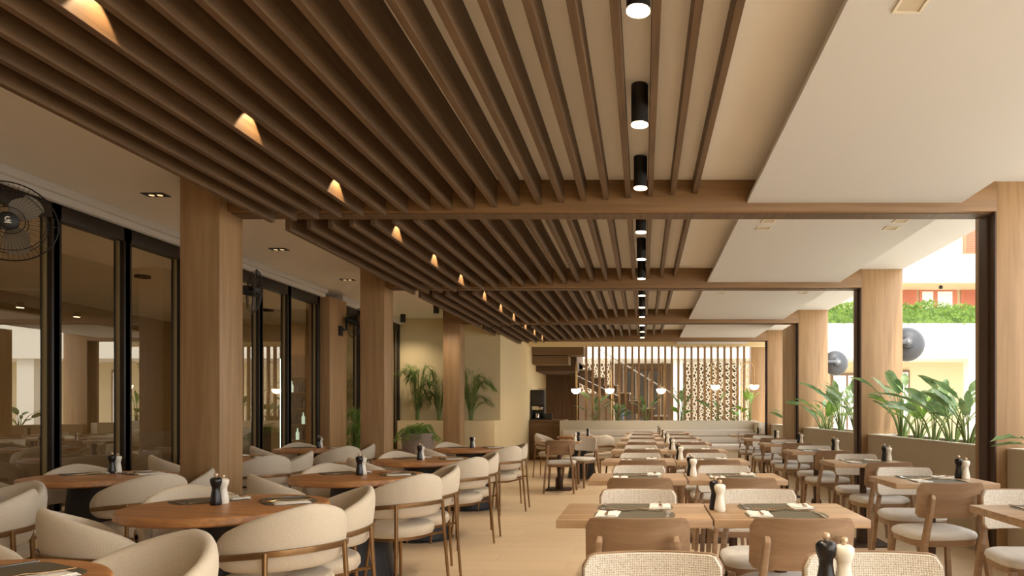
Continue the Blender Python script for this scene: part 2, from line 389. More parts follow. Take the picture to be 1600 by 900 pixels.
# ------------------------------------------------------------------ chairs
def sup(t, p=2.6):
    c, s = math.cos(t), math.sin(t); return math.copysign(abs(c)**(2/p), c), math.copysign(abs(s)**(2/p), s)
def make_armchair():
    r = empty('upholstered_armchair', (0, 0, 0), 0, '', 'chair', 'cream armchairs at the round tables')
    A = math.radians(104)
    def f(u, v):
        th = -A+2*A*u; ae = (1-abs(th)/A)*A           # angle left to the end
        e = min(1, ae/math.radians(30)); es = math.sqrt(max(0, 1-(1-e)**2)); q = abs(th)/A
        zt = .81-.165*q**1.45; zb = .52+.0*q
        zc = (zt+zb)/2; hh = (zt-zb)/2*max(.02, es)
        c, s = sup(2*PI*v, 2.5)
        z = zc+hh*s; R = .252+.034*c*max(.05, es)**.7+(z-.65)*.13*(1-q*.6)
        return (R*math.sin(th), -R*math.cos(th), z)
    MB().grid(f, 60, 20, False, True).build('backrest', M['fabA'], r, smooth=True, angle=80)
    def seat(prof, n=36):
        m = MB(); vs = []; 
        for rr, z in prof:
            for k in range(n):
                t = 2*PI*k/n; c, s = sup(t, 2.3); vs.append((.232*rr*c, .02+.235*rr*s, z))
        fs = [(i*n+k, i*n+(k+1) % n, (i+1)*n+(k+1) % n, (i+1)*n+k) for i in range(len(prof)-1) for k in range(n)]
        fs += [tuple(range(n-1, -1, -1)), tuple(range((len(prof)-1)*n, len(prof)*n))]
        return m.add(vs, fs)
    seat([(.86, .385), (.95, .39), (1.0, .41), (1.0, .435), (.96, .455), (.85, .468), (.6, .474), (.2, .476)]).build('seat', M['fabA'], r, smooth=True)
    seat([(.80, .362), (.84, .365), (.84, .385)]).build('seat_frame', M['bronze'], r, smooth=True)
    def rail(u, v):
        th = math.radians(-88+176*u); c, s = sup(2*PI*v, 4)
        R = .292+.006*c-(.006*(abs(th)/1.5)); return (R*math.sin(th), -R*math.cos(th), .612+.0145*s-.03*(abs(th)/1.5)**2)
    MB().grid(rail, 40, 8, False, True).build('back_rail', M['bronze'], r, smooth=True, angle=60)
    for sx in (-1, 1):
        th = math.radians(38)*sx; a = Vector((math.sin(th), -math.cos(th), 0))
        MB().tube([a*.294+Vector((0, 0, .615)), a*.306+Vector((0, 0, .4)), a*.34+Vector((0, 0, 0))], [.0115, .0115, .009], 10).tube([a*.305+Vector((0, 0, .40)), a*.19+Vector((0, 0, .375))], .008, 8).build('leg', M['bronze'], r, smooth=True)
        th2 = math.radians(142)*sx; b = Vector((math.sin(th2), -math.cos(th2), 0))
        MB().tube([b*.19+Vector((0, 0, .37)), b*.24+Vector((0, 0, 0))], [.0125, .009], 10).build('leg', M['bronze'], r, smooth=True)
    return r
def make_woodchair():
    r = empty('wooden_dining_chair', (0, 0, 0), 0, '', 'chair', 'wood-backed dining chairs')
    def shell(y0, th, w, z0, z1, rc, fn='o'):
        # curved panel: centre at y=-0.22, ends come forward
        m = MB(); nu = 25; out = []
        def P(u, v, side):
            x = (u*2-1)*w/2; edge = min(1, (w/2-abs(x))/rc) if rc else 1
            cut = rc*(1-math.sqrt(max(0, 1-(1-edge)**2)))
            za, zb = z0+cut*.8, z1-cut
            z = za+(zb-za)*v; lean = (z-.57)*.16
            yy = y0-lean+1.15*x*x
            n = Vector((-2.3*x, 1, 0)).normalized()
            return Vector((x, yy, z))+n*(side*th)
        m.grid(lambda u, v: P(u, v, 0) if v >= 0 else 0, nu, 6)
        o = len(m.v)
        m.grid(lambda u, v: P(u, v, 1), nu, 6)
        n2 = 6
        for i in range(nu-1):
            for j in (0, n2-1): m.f.append((i*n2+j, (i+1)*n2+j, o+(i+1)*n2+j, o+i*n2+j))
        for j in range(n2-1):
            for i in (0, nu-1): m.f.append((i*n2+j, i*n2+j+1, o+i*n2+j+1, o+i*n2+j))
        return m
    shell(-.215, .014, .432, .565, .783, .035).build('backrest', M['chairw'], r, smooth=True, angle=50)
    shell(-.200, .016, .422, .572, .779, .034).build('back_cushion', M['fabB'], r, smooth=True, angle=60, label='woven cream fabric pad on the inner face of the backrest')
    def seat(prof, n=36):
        vs = []
        for rr, z in prof:
            for k in range(n):
                c, s = sup(2*PI*k/n, 4); vs.append(((.225+.0*s)*rr*c, .01+.21*rr*s, z))
        fs = [(i*n+k, i*n+(k+1) % n, (i+1)*n+(k+1) % n, (i+1)*n+k) for i in range(len(prof)-1) for k in range(n)]
        fs += [tuple(range(n-1, -1, -1)), tuple(range((len(prof)-1)*n, len(prof)*n))]
        return MB().add(vs, fs)
    seat([(.97, .425), (1.0, .435), (1.0, .448), (.97, .462), (.88, .472), (.5, .476)]).build('seat', M['pad'], r, smooth=True)
    seat([(.9, .385), (.95, .39), (.975, .426)]).build('seat_frame', M['chairw'], r, smooth=True)
    for sx in (-1, 1):
        m = MB()
        pts = [(sx*.220, -.29, 0, .013, .018), (sx*.196, -.235, .40, .015, .024), (sx*.168, -.240, .57, .013, .026), (sx*.155, -.256, .695, .013, .022), (sx*.154, -.250, .715, .011, .013)]
        vs = []; 
        for (x, y, z, a, b) in pts: vs += [(x-a, y-b, z), (x+a, y-b, z), (x+a, y+b, z), (x-a, y+b, z)]
        fs = [(i*4+k, i*4+(k+1) % 4, (i+1)*4+(k+1) % 4, (i+1)*4+k) for i in range(4) for k in range(4)]+[(3, 2, 1, 0), (16, 17, 18, 19)]
        m.add(vs, fs).build('leg', M['chairw'], r, bevel=.004, label='rear leg running up as a rounded fin behind the backrest')
        m = MB(); vs = []
        for (x, y, z, a, b) in [(sx*.215, .205, 0, .012, .012), (sx*.19, .175, .41, .019, .019)]: vs += [(x-a, y-b, z), (x+a, y-b, z), (x+a, y+b, z), (x-a, y+b, z)]
        m.add(vs, [(3, 2, 1, 0), (4, 5, 6, 7)]+[(k, (k+1) % 4, (k+1) % 4+4, k+4) for k in range(4)]).build('leg', M['chairw'], r, bevel=.004)
    return r
ARM = make_armchair(); WCH = make_woodchair(); used = {'a': False, 'w': False}
def put(kind, x, y, rz, label, group=None):
    """rz: direction the sitter faces, radians, 0 = +X"""
    src = ARM if kind == 'a' else WCH
    if not used[kind]:
        used[kind] = True; src.location = (x, y, 0); src.rotation_euler = (0, 0, rz-PI/2); src['label'] = label
        if group: src['group'] = group
        KC[src.name] = [(c, kids(c)) for c in kids(src)]
        return src
    return copy_tree(src, (x, y, 0), rz-PI/2, label, group)

# ------------------------------------------------------------------ tables and table ware
TZ = .755
def make_mill(mat, h, nm):
    r = empty(nm, (0, 0, 0), 0, '', 'mill', 'salt and pepper mills on the tables')
    k = h/.135
    MB().lathe([(.024, 0), (.026, .004), (.0265, .014), (.022, .045), (.0175, .07), (.0185, .083), (.0195, .0845), (.0215, .088), (.0265, .105), (.0262, .116), (.019, .1235), (.006, .125)], n=24).move(Matrix.Diagonal((1, 1, k, 1))).build('mill_body', mat, r, smooth=True, angle=50)
    MB().lathe([(.004, .124*k), (.005, .127*k), (.0095, .132*k), (.0105, .137*k), (.008, .142*k), (.002, .1445*k)], n=16).build('knob', M['knob'], r, smooth=True)
    return r
def flatmesh(pts, t): return MB().prism(pts, 0, t)
def rrect(w, h, r, n=5):
    out = []
    for (cx, cy, a0) in ((w/2-r, h/2-r, 0), (-w/2+r, h/2-r, 90), (-w/2+r, -h/2+r, 180), (w/2-r, -h/2+r, 270)):
        for i in range(n+1):
            a = math.radians(a0+90*i/n); out.append((cx+r*math.cos(a), cy+r*math.sin(a)))
    return out
def cutlery(kind):
    m = MB()
    # handle along -y, head along +y, length .2; gently arched
    prof = [(-.10, .0075, .0022), (-.07, .0062, .002), (-.02, .0032, .002), (.02, .0028, .002)]
    if kind == 'fork': prof += [(.045, .006, .0018), (.06, .011, .0015)]
    elif kind == 'spoon': prof += [(.04, .006, .0018), (.06, .016, .0015), (.08, .019, .0013), (.095, .012, .0013), (.1, .004, .001)]
    else: prof = [(-.11, .008, .003), (-.05, .0075, .003), (-.005, .006, .003), (.0, .0095, .0012), (.06, .0105, .001), (.1, .006, .001), (.11, .001, .0008)]
    def zc(y): return .004+.006*math.exp(-((y-.03)/.04)**2) if kind != 'knife' else .0015
    vs = []; fs = []
    for (y, w, t) in prof: z = zc(y); vs += [(-w, y, z), (w, y, z), (w, y, z+t), (-w, y, z+t)]
    for i in range(len(prof)-1):
        for k in range(4): fs.append((i*4+k, i*4+(k+1) % 4, i*4+4+(k+1) % 4, i*4+4+k))
    fs += [(3, 2, 1, 0), tuple(len(vs)-4+k for k in range(4))]
    m.add(vs, fs)
    if kind == 'fork':
        for x in (-.0085, -.0028, .0028, .0085): m.tube([(x, .058, zc(.058)+.001), (x, .08, zc(.08)), (x*1.02, .1, .0065)], [.0016, .0015, .0008], 5)
    return m
mill_src = {'black': make_mill(M['black'], .148, 'pepper_mill'), 'white': make_mill(M['white'], .137, 'salt_mill')}
mill_used = set()
def mill(c, x, y, label):
    s = mill_src[c]
    if c not in mill_used:
        mill_used.add(c); s.location = (x, y, TZ); s['label'] = label; KC[s.name] = [(k, []) for k in kids(s)]; return
    copy_tree(s, (x, y, TZ), 0, label)
def one(name, mb, mat, cat, group, **kw):
    o = mb.build(name, mat, **kw); tag(o, '', cat, group); return o
def napkin_mb():
    m = MB()
    for (i, (dx, dr)) in enumerate(((0, 0), (.004, .03), (-.003, -.02))):
        w, h = .1-.006*i, .165-.008*i
        z0 = .0005+.0025*i
        def f(u, v, w=w, h=h, z0=z0, dx=dx): 
            x = (u-.5)*w; y = (v-.5)*h; return (x+dx+y*dr, y, z0+.0015*math.sin(u*7+v*5+i)+.0018)
        g = MB().grid(f, 8, 8); n = len(g.v)
        vs = g.v+[(a, b, max(.0002, c-.0022)) for a, b, c in g.v]; fs = list(g.f)+[tuple(q+n for q in reversed(t)) for t in g.f]
        bd = [j for j in range(8)]+[q*8+7 for q in range(1, 8)]+[7*8+j for j in range(6, -1, -1)]+[q*8 for q in range(6, 0, -1)]
        fs += [(bd[t], bd[(t+1) % len(bd)], bd[(t+1) % len(bd)]+n, bd[t]+n) for t in range(len(bd))]
        m.add(vs, fs)
    return m
WARE = {}
def ware(nm, x, y, z, rz, label):
    if nm not in WARE:
        o = {'placemat': lambda: one('placemat', MB().prism(rrect(.36, .25, .09), 0, .002), M['mat'], 'placemat', 'olive placemats on the tables'),
             'napkin': lambda: one('napkin', napkin_mb(), M['napkin'], 'napkin', 'folded napkins on the placemats', smooth=True),
             'fork': lambda: one('fork', cutlery('fork'), M['goldcut'], 'fork', 'forks on the tables', smooth=True),
             'spoon': lambda: one('spoon', cutlery('spoon'), M['goldcut'], 'spoon', 'spoons on the tables', smooth=True),
             'knife': lambda: one('knife', cutlery('knife'), M['steel'], 'knife', 'knives on the tables', smooth=True)}[nm]()
        WARE[nm] = o
    else:
        o = WARE[nm].copy(); COL.objects.link(o)
    o.location = (x, y, z); o.rotation_euler = (0, 0, rz); o['label'] = label
def setting(x, y, rz, where, detail=2):
    """rz = direction the diner faces"""
    a = rz-PI/2; c, s = math.cos(a), math.sin(a)
    j = random.uniform(-.04, .04)
    def at(u, v): return (x+u*c-v*s, y+u*s+v*c)
    px, py = at(0, 0); ware('placemat', px, py, TZ, a, 'olive placemat '+where)
    qx, qy = at(-.12, 0); ware('napkin', qx, qy, TZ+.002, a+j, 'folded white napkin '+where)
    if detail >= 1:
        qx, qy = at(-.12, .01); ware('fork', qx, qy, TZ+.0115, a+j, 'fork lying on the napkin '+where)
        qx, qy = at(.15, 0); ware('knife', qx, qy, TZ+.002, a+j*2, 'knife '+where)
    if detail >= 2:
        qx, qy = at(.03, .105); ware('spoon', qx, qy, TZ+.002, a+PI/2+j*3, 'dessert spoon laid crosswise '+where)

# --- square tables
def make_sqtable():
    r = empty('square_dining_table', (0, 0, 0), 0, '', 'table', 'square wooden dining tables')
    MB().box(-.334, .334, -.27, .27, TZ-.036, TZ).build('tabletop', M['table2'], r, bevel=.003)
    MB().lathe([(.06, .02), (.058, .16), (.05, .19), (.03, .2), (.03, TZ-.05), (.08, TZ-.045), (.08, TZ-.037)], n=20).build('pedestal', M['track'], r, smooth=True)
    MB().box(-.2, .2, -.2, .2, 0, .018).build('base_plate', M['track'], r, bevel=.003)
    return r
SQ = make_sqtable(); sq_used = [False]
def sqtable(x, y, label):
    if not sq_used[0]:
        sq_used[0] = True; SQ.location = (x, y, 0); SQ['label'] = label; KC[SQ.name] = [(k, []) for k in kids(SQ)]; return
    copy_tree(SQ, (x, y, 0), 0, label)
ROWS = [1.22, 3.0, 4.72, 6.40, 8.12, 9.95, 11.7, 13.5, 14.95]
TW = .676
rown = ['nearest', 'second', 'third', 'fourth', 'fifth', 'sixth', 'seventh', 'eighth', 'farthest']
XC = .30
for i, f in enumerate(ROWS):
    for j, xc in enumerate((XC-TW/2+.0, XC+TW/2)):
        side = ('left', 'right')[j]; wh = 'of the %s centre pair' % rown[i]
        sqtable(xc, f+.27, 'square wooden table, %s half of the %s pair in the centre row' % (side, rown[i]))
        if i > 0: put('w', xc+.025+random.uniform(-.01, .01), f+.09, PI/2, 'wooden chair with its back to us, %s half %s' % (side, wh), 'wood-backed dining chairs')
        if i < 8: put('w', xc+(.07 if i == 0 else .01)+random.uniform(-.01, .01), f+.74, -PI/2, 'wooden chair showing its cream back pad, %s half %s' % (side, wh), 'wood-backed dining chairs')
        dt = 2 if i < 4 else (1 if i < 6 else 0)
        if i < 8:
            setting(xc, f+.145, PI/2, 'on the near side, %s half %s' % (side, wh), dt)
            setting(xc, f+.54-.145, -PI/2, 'on the far side, %s half %s' % (side, wh), dt)
    mx = XC+.055 if i else X(1305, 1.86)
    my = f+.26 if i else 1.78
    mill('white', mx, my, 'white salt mill at the joint of the %s centre table pair' % rown[i])
    mill('black', mx-(.018 if i else .045), my+(.055 if i else .0), 'black pepper mill at the joint of the %s centre table pair' % rown[i])
# --- right row along the planters
RR = [2.95, 4.5, 6.2, 7.95, 9.8, 11.6, 13.4]
for i, f in enumerate(RR):
    xc = 1.95 if i < 2 else 2.02
    wh = 'at the %s planter-side table' % rown[i]
    sqtable(xc, f+.27, 'square wooden table beside the planter wall, %s in the right-hand row' % rown[i])
    put('w', xc+(.06 if i != 1 else -.09), f-.0 if i else f-.05, PI/2+.12, 'wooden chair with its back to us, %s' % wh, 'wood-backed dining chairs')
    put('w', xc+(.12 if i != 1 else .05), f+.76, -PI/2-.08, 'wooden chair facing the camera, %s' % wh, 'wood-backed dining chairs')
    dt = 2 if i < 3 else (1 if i < 5 else 0)
    setting(xc, f+.145, PI/2, 'near side, '+wh, dt); setting(xc, f+.395, -PI/2, 'far side, '+wh, dt)
    mill('white', xc+.25, f+.30, 'white salt mill near the planter end, '+wh); mill('black', xc+.225, f+.355, 'black pepper mill near the planter end, '+wh)
# --- square table in the aisle further back
sqtable(-1.30, 10.9, 'small square wooden table standing alone in the aisle far back')
put('w', -1.24, 10.62, PI/2, 'wooden chair with its back to the camera at the lone aisle table', 'wood-backed dining chairs')
put('w', -1.02, 11.35, -PI/2-.5, 'wooden chair turned towards the lone aisle table from behind', 'wood-backed dining chairs')
mill('white', -1.05, 10.85, 'white salt mill on the lone aisle table'); mill('black', -1.0, 10.88, 'black pepper mill on the lone aisle table')
setting(-1.4, 10.79, PI/2, 'on the lone aisle table', 0)

# --- round tables
def make_round():
    r = empty('round_dining_table', (0, 0, 0), 0, '', 'table', 'round wooden tables')
    R = .46
    MB().lathe([(R-.03, TZ-.045), (R-.012, TZ-.043), (R, TZ-.034), (R, TZ-.006), (R-.004, TZ-.001), (R-.02, TZ), (.01, TZ)], n=72).build('tabletop', M['table'], r, smooth=True, angle=50)
    MB().lathe([(.275, 0), (.275, .012), (.262, .02), (.235, .2), (.205, .45), (.185, .66), (.185, TZ-.045)], n=48).build('pedestal', M['base'], r, smooth=True, label='dark blue-grey conical pedestal')
    return r
RD = make_round(); rd_used = [False]
def rtable(x, y, label):
    if not rd_used[0]:
        rd_used[0] = True; RD.location = (x, y, 0); RD['label'] = label; KC[RD.name] = [(k, []) for k in kids(RD)]; return
    copy_tree(RD, (x, y, 0), random.uniform(-.3, .3), label)
# (x, y, name, chairs[(angle deg, dist, turn deg)], mill offset)
STD = [(-36, .48, 0), (24, .42, 0), (132, .42, 0), (222, .42, 0)]
T = [(-1.90, 1.76, 'the corner round table', [(62, .50, 4), (130, .5, 0)], (-.35, -.3)),
     (-2.05, 3.48, 'the left foreground round table', [(-30, .42, -6), (36, .40, 0), (138, .42, 0), (226, .43, 0)], (-.06, .02)),
     (-2.05, 5.07, 'the second aisle round table', STD, (-.0, .04)),
     (-2.10, 6.75, 'the third aisle round table', STD, (-.02, -.05)),
     (-2.15, 8.8, 'the fourth aisle round table', STD, (-.01, .1)),
     (-1.12, 12.9, 'the farthest round table near the counter', [(-60, .66, 0), (5, .62, 0), (95, .55, 0), (170, .6, 0)], (.1, .1)),
     (-3.88, 5.03, 'the first window-side round table', [(-28, .50, 0), (55, .46, 0), (140, .40, 0), (215, .46, 0)], (-.08, .24)),
     (-4.09, 7.05, 'the second window-side round table', STD, (-.1, .1)),
     (-4.09, 8.75, 'the third window-side round table', STD, (.02, .1)),
     (-3.86, 3.35, 'the round table outside the left edge', [(30, .46, 0), (72, .58, 0)], (0, 0))]
pos = {-1: 'front right', 0: 'back right', 1: 'back left', 2: 'front left'}
for ti, (x, y, nm, chs, mo) in enumerate(T):
    rtable(x, y, 'wooden tabletop on a dark cone pedestal, '+nm)
    for (a, dd, tn) in chs:
        aa = math.radians(a); dirn = 'right' if math.cos(aa) > .5 else ('left' if math.cos(aa) < -.5 else ('far' if math.sin(aa) > 0 else 'near'))
        dp = 'front' if math.sin(aa) < -.2 else ('back' if math.sin(aa) > .2 else 'middle')
        put('a', x+dd*math.cos(aa), y+dd*math.sin(aa), aa+PI+math.radians(tn), 'cream armchair, %s %s of %s' % (dp, dirn, nm), 'cream armchairs at the round tables')
    for q, (a, dd, tn) in enumerate(chs):
        aa = math.radians(a)
        if ti == 9 or (len(chs) == 4 and q in (0, 3)): continue
        setting(x+.265*math.cos(aa), y+.265*math.sin(aa), aa+PI, 'by the %s %s chair of %s' % ('front' if math.sin(aa) < 0 else 'back', 'right' if math.cos(aa) > 0 else 'left', nm), 2 if y < 7.2 else 0)
    mill('white', x+mo[0]+.002, y+mo[1]+.034, 'white salt mill on '+nm); mill('black', x+mo[0]-.002, y+mo[1]-.020, 'black pepper mill on '+nm)

# ------------------------------------------------------------------ banquette, back planter, counter
PW = 16.7
struct(MB().box(-1.98, 2.72, PW, PW+.1, 0, .987).box(-1.98, -1.88, PW+.1, PW+.75, 0, .987).box(-1.98, 2.72, PW+.65, PW+.75, 0, .987).box(2.62, 2.72, PW+.1, PW+.65, 0, .987).build('wall_back_planter', M['backplanter'], bevel=.004))
struct(MB().box(2.62, 2.76, 15.95, PW, 0, .95).build('wall_banquette_end', M['backplanter']))
struct(MB().box(-1.88, 2.62, PW+.1, PW+.65, .7, .9).build('planter_soil', M['bed']))
b = empty('banquette', (0, 16.19, 0), 0, 'long pale upholstered banquette along the back planter wall', 'sofa')
MB().box(-1.9, 2.6, -.5, -.02+.35, 0, .34).build('plinth', M['backplanter'], b)
MB().box(-1.9, 2.6, -.55, .3, .34, .46).build('seat_cushion', M['bench'], b, bevel=.03, seg=3)
MB().box(-1.9, 2.6, .28, .5, .46, .62).box(-1.9, 2.6, .29, .5, .625, .78).build('back_cushion', M['bench'], b, bevel=.03, seg=3)
c = empty('service_counter', (-2.45, 17.5, 0), 0, 'brown wooden service counter at the back left below the stairs', 'counter')
MB().box(-.38, .50, 0, .6, 0, .96).build('body', M['counter'], c, bevel=.003); MB().box(-.38, .52, -.03, .62, .96, 1.0).build('worktop', M['counter'], c, bevel=.004)
# coffee grinder
g = empty('coffee_machine', (X(840, 17.7), 17.7, 1.0), 0, 'black coffee machine with chrome front on the counter', 'coffee machine')
MB().box(-.17, .17, -.02, .25, .35, .75).build('body', M['grinder'], g, bevel=.015)
MB().box(-.17, -.13, -.02, .25, .02, .36).box(.13, .17, -.02, .25, .02, .36).box(-.17, .17, .15, .25, .02, .36).build('stand', M['grinder'], g, bevel=.006)
MB().box(-.14, .14, -.05, .12, .24, .34).build('brew_head', M['chrome'], g, bevel=.015)
MB().box(-.16, .16, -.08, .25, 0, .03).build('drip_tray', M['grinder'], g, bevel=.005)
MB().lathe([(.05, .03), (.065, .05), (.06, .13), (.05, .15)], (0, .0, 0), 20).build('jug', M['chrome'], g, smooth=True)
MB().box(-.0, .2, .0, .2, .76, .785).build('cup_rail', M['chrome'], g)
t = MB().box(-.09, .09, -.08, .08, 0, .15).build('storage_box', M['grinder'], bevel=.006); t.location = (X(851, 17.7)+.1, 17.72, 1.0); tag(t, 'small dark box beside the coffee machine', 'box')

# slatted screen
for k in range(25):
    x = X(916, 17.5)+k*.1636
    o = MB().box(x-.027, x+.027, 17.47, 17.55, .90, 2.82).build('screen_slat', M['column'], bevel=.002, seg=1)
    tag(o, 'upright wooden slat of the back screen, %s from the left' % ORD[k], 'screen slat', 'upright slats of the back screen')
struct(MB().box(-2.84, 3.35, 17.44, 17.6, 2.82, ZC+.3).build('trim_bulkhead', M['wall']))

# hoop lamps
def hoop(x, y, edge, label, zb):
    e = empty('arched_lamp', (x, y, .9), edge, label, 'lamp', 'arched brass lamps in the back planter')
    R = .16; zt = 1.42-.0
    pts = [(0, 0, 0), (0, 0, .7), (0, 0, zt-R)]
    for i in range(1, 13):
        a = PI-PI*i/12; pts.append((R+R*math.cos(a), 0, zt-R+1.5*R*math.sin(a)))
    pts.append((2*R, 0, zb+.09-.9))
    MB().tube(pts, .008, 8).build('stem', M['brass'], e, smooth=True)
    MB().lathe([(.012, .0), (.07, -.012), (.118, -.03), (.12, -.034), (.115, -.034)][::-1], (2*R, 0, zb+.10-.9), 24).build('rim', M['brass'], e, smooth=True)
    MB().lathe([(.004, -.115), (.05, -.108), (.085, -.085), (.107, -.05), (.115, -.01), (.112, .0)], (2*R, 0, zb+.065-.9), 28).build('glass_bowl', M['bowl'], e, smooth=True, label='glowing opal bowl')
lamps = [(899, .3, 1.5), (952, .3, 1.5), (1033, .3, 1.48), (1118, .3, 1.5), (1174, .3, 1.55)]
for i, (px, rad, zz) in enumerate(lamps):
    d = PW+.35; yb = d
    zb = Z(612-(6 if i > 2 else 0), d)-.0
    if i < 3: bx = X(px, d)+.06; ang = PI/2+.17; hoop(bx, d-.2, PI/2+.18, 'arched brass lamp with glowing bowl in the back planter, %s from the left' % ORD[i], zb)
    elif i == 3: hoop(X(px, d)-.14, d-.18, 1.1, 'arched brass lamp with glowing bowl in the back planter, %s from the left' % ORD[i], zb)
    else: hoop(X(px, d)-.26, d-.12, .15, 'arched brass lamp with glowing bowl, nearest the right end of the back planter', zb)

# ------------------------------------------------------------------ plants
def bezier(p0, p1, p2, n=8):
    return [p0*(1-t)**2+p1*2*t*(1-t)+p2*t*t for t in [i/(n-1) for i in range(n)]]
def blade(m, base, tip, w, fold=.25, droop=.15, n=8):
    ax = tip-base; L = ax.length; ax.normalize()
    side = ax.cross(Vector((0, 0, 1)))
    if side.length < .1: side = Vector((1, 0, 0))
    side.normalize(); rot = Matrix.Rotation(random.uniform(-.9, .9), 3, ax); side = rot @ side; nrm = side.cross(ax)
    vs = []; fs = []
    for i in range(n):
        t = i/(n-1); ww = w*math.sin(PI*min(1, t**.8*.97+.03))**.75*.5 if t < 1 else .002
        c = base+ax*L*t+Vector((0, 0, -droop*L*t*t)); e = fold*ww
        rip = .12*ww*math.sin(i*2.3)
        vs += [c-side*ww+nrm*(e+rip), c-side*ww*.5+nrm*e*.4, c, c+side*ww*.5+nrm*e*.4, c+side*ww+nrm*(e-rip)]
    for i in range(n-1):
        for k in range(4): a = i*5+k; fs.append((a, a+1, a+6, a+5))
    m.add(vs, fs)
def strelitzia(x, y, z, h, nl, label, spread=.35, lean=(0, 0), mat='leafd', seed=0, wmul=1, group='large-leaved plants in the planters'):
    random.seed(seed*17+3)
    e = empty('bird_of_paradise_plant', (x, y, z), 0, label, 'plant', group)
    st = MB(); lf = MB()
    for i in range(nl):
        a = 2*PI*i/nl+random.uniform(-.5, .5); hh = h*random.uniform(.45, 1.0); sp = spread*random.uniform(.25, 1)*(.5+hh/h/2)
        b0 = Vector((.03*math.cos(a), .03*math.sin(a), 0)); p2 = Vector((sp*math.cos(a)+lean[0]*hh, sp*math.sin(a)*.6+lean[1]*hh, hh*.68))
        p1 = Vector((sp*.25*math.cos(a), sp*.25*math.sin(a), hh*.45))
        P = bezier(b0, p1, p2); st.tube(P, [.011*(1-.6*k/7) for k in range(8)], 6)
        d = (P[-1]-P[-2]).normalized(); d = (d+Vector((math.cos(a)*random.uniform(0, .8), math.sin(a)*.5, random.uniform(-.3, .25)))).normalized()
        blade(lf, P[-1], P[-1]+d*random.uniform(.26, .44)*min(1.1, h+.25), random.uniform(.07, .125)*wmul, droop=random.uniform(.05, .3))
    lf.build('foliage', M[mat], e, smooth=True, angle=80); st.build('stem', M['stem'], e, smooth=True)
def palm(x, y, z, h, nf, label, spread=.4, seed=1, ll=.2, mat='palm', parent=None, droop=.5, group='feathery palms by the back wall'):
    random.seed(seed)
    e = parent or empty('potted_palm' if parent else 'areca_palm', (x, y, z), 0, label, 'plant', group)
    st = MB(); lf = MB()
    for i in range(nf):
        a = 2*PI*i/nf*1.6+random.uniform(-.3, .3); hh = h*random.uniform(.34, 1); sp = spread*random.uniform(.35, 1)
        P = bezier(Vector((.03*math.cos(a), .03*math.sin(a), 0)), Vector((sp*.2*math.cos(a), sp*.1*math.sin(a), hh*1.05)), Vector((sp*math.cos(a), sp*.5*math.sin(a), hh*(1-droop*random.uniform(.2, .8)))), 14)
        st.tube(P, [.007*(1-.7*k/13) for k in range(14)], 5)
        for k in range(3, 14):
            t = (P[min(k+1, 13)]-P[k-1]).normalized(); sd = t.cross(Vector((0, 0, 1)))
            if sd.length < .05: sd = Vector((1, 0, 0))
            sd.normalize(); L = ll*1.05*math.sin(PI*(k-2)/13.5)+.05
            for q in range(3):
                c = P[k-1].lerp(P[k], q/3)
                for s in (-1, 1):
                    dv = (sd*s+t*.8+Vector((0, 0, .1-random.random()*.45))).normalized(); tip = c+dv*L; w = dv.cross(Vector((0, 0, 1))); w = w.normalized()*.0055 if w.length > .01 else Vector((.0055, 0, 0))
                    mid = c.lerp(tip, .5)+Vector((0, 0, .012)); lf.add([c, mid-w, tip+Vector((0, 0, -.03)), mid+w], [(0, 1, 2, 3)])
    lf.build('foliage', M[mat], e); st.build('stem', M['stem'], e, smooth=True)
    return e
# right planters
XP = 2.885+.0
def planter(n, y0, y1, label):
    x0 = XP+(.0); zt = H-.102*XP
    e = empty('planter_box', (x0, y0, 0), 0, label, 'planter', 'plastered planters on the open right side')
    L = y1-y0; w = .42
    MB().box(0, .05, 0, L, 0, zt-.012).box(w-.05, w, 0, L, 0, zt-.012).box(.05, w-.05, 0, .05, 0, zt-.012).box(.05, w-.05, L-.05, L, 0, zt-.012).build('body', M['planter'], e, bevel=.003)
    MB().box(-.004, .054, 0, L, zt-.012, zt).box(w-.054, w+.004, 0, L, zt-.012, zt).box(.054, w-.054, 0, .05, zt-.012, zt).box(.054, w-.054, L-.05, L, zt-.012, zt).build('cap', M['cap'], e, label='white rim')
    MB().box(.05, w-.05, .05, L-.05, .5, zt-.07).build('soil', M['bed'], e)
    return zt-.07
g_ = [(2.4, 5.58, 'nearest planter wall at the right edge'), (5.97, 9.05, 'beige planter wall between the first and second right columns'), (9.43, 12.7, 'beige planter wall between the second and third right columns'), (14.05, 15.88, 'beige planter wall behind the ribbed shutter')]
for i, (a, b_, l) in enumerate(g_): zs = planter(i, a, b_, l)
xp = XP+.21
def pl(px, d, h, nl, seed, lab, **k): strelitzia(xp, d, zs, h, nl, lab, seed=seed, **k)
pl(0, 6.7, .75, 15, 1, 'tall leafy plant just behind the first right column', spread=.4)
pl(0, 7.05, .95, 13, 2, 'plant with arching blue-green leaves in the second planter, near its front', spread=.5)
pl(0, 7.5, .8, 11, 3, 'plant with one broad upright leaf in the middle of the second planter', spread=.35)
pl(0, 7.9, .7, 13, 4, 'low spreading plant right of centre in the second planter', mat='leafb')
pl(0, 8.4, 1.0, 17, 5, 'tallest leafy plant beside the second right column', spread=.42)
pl(0, 10.2, .85, 15, 6, 'dense leafy plant at the near end of the third planter', spread=.35)
pl(0, 11.0, .95, 15, 7, 'tall pointed-leaf plant in the middle of the third planter', spread=.35)
pl(0, 11.8, .7, 13, 8, 'bright green plant in the third planter', mat='leafb')
pl(0, 12.15, .75, 10, 9, 'thin plant at the far end of the third planter against the column', spread=.5)
pl(0, 14.5, .5, 10, 10, 'small plant behind the ribbed shutter')
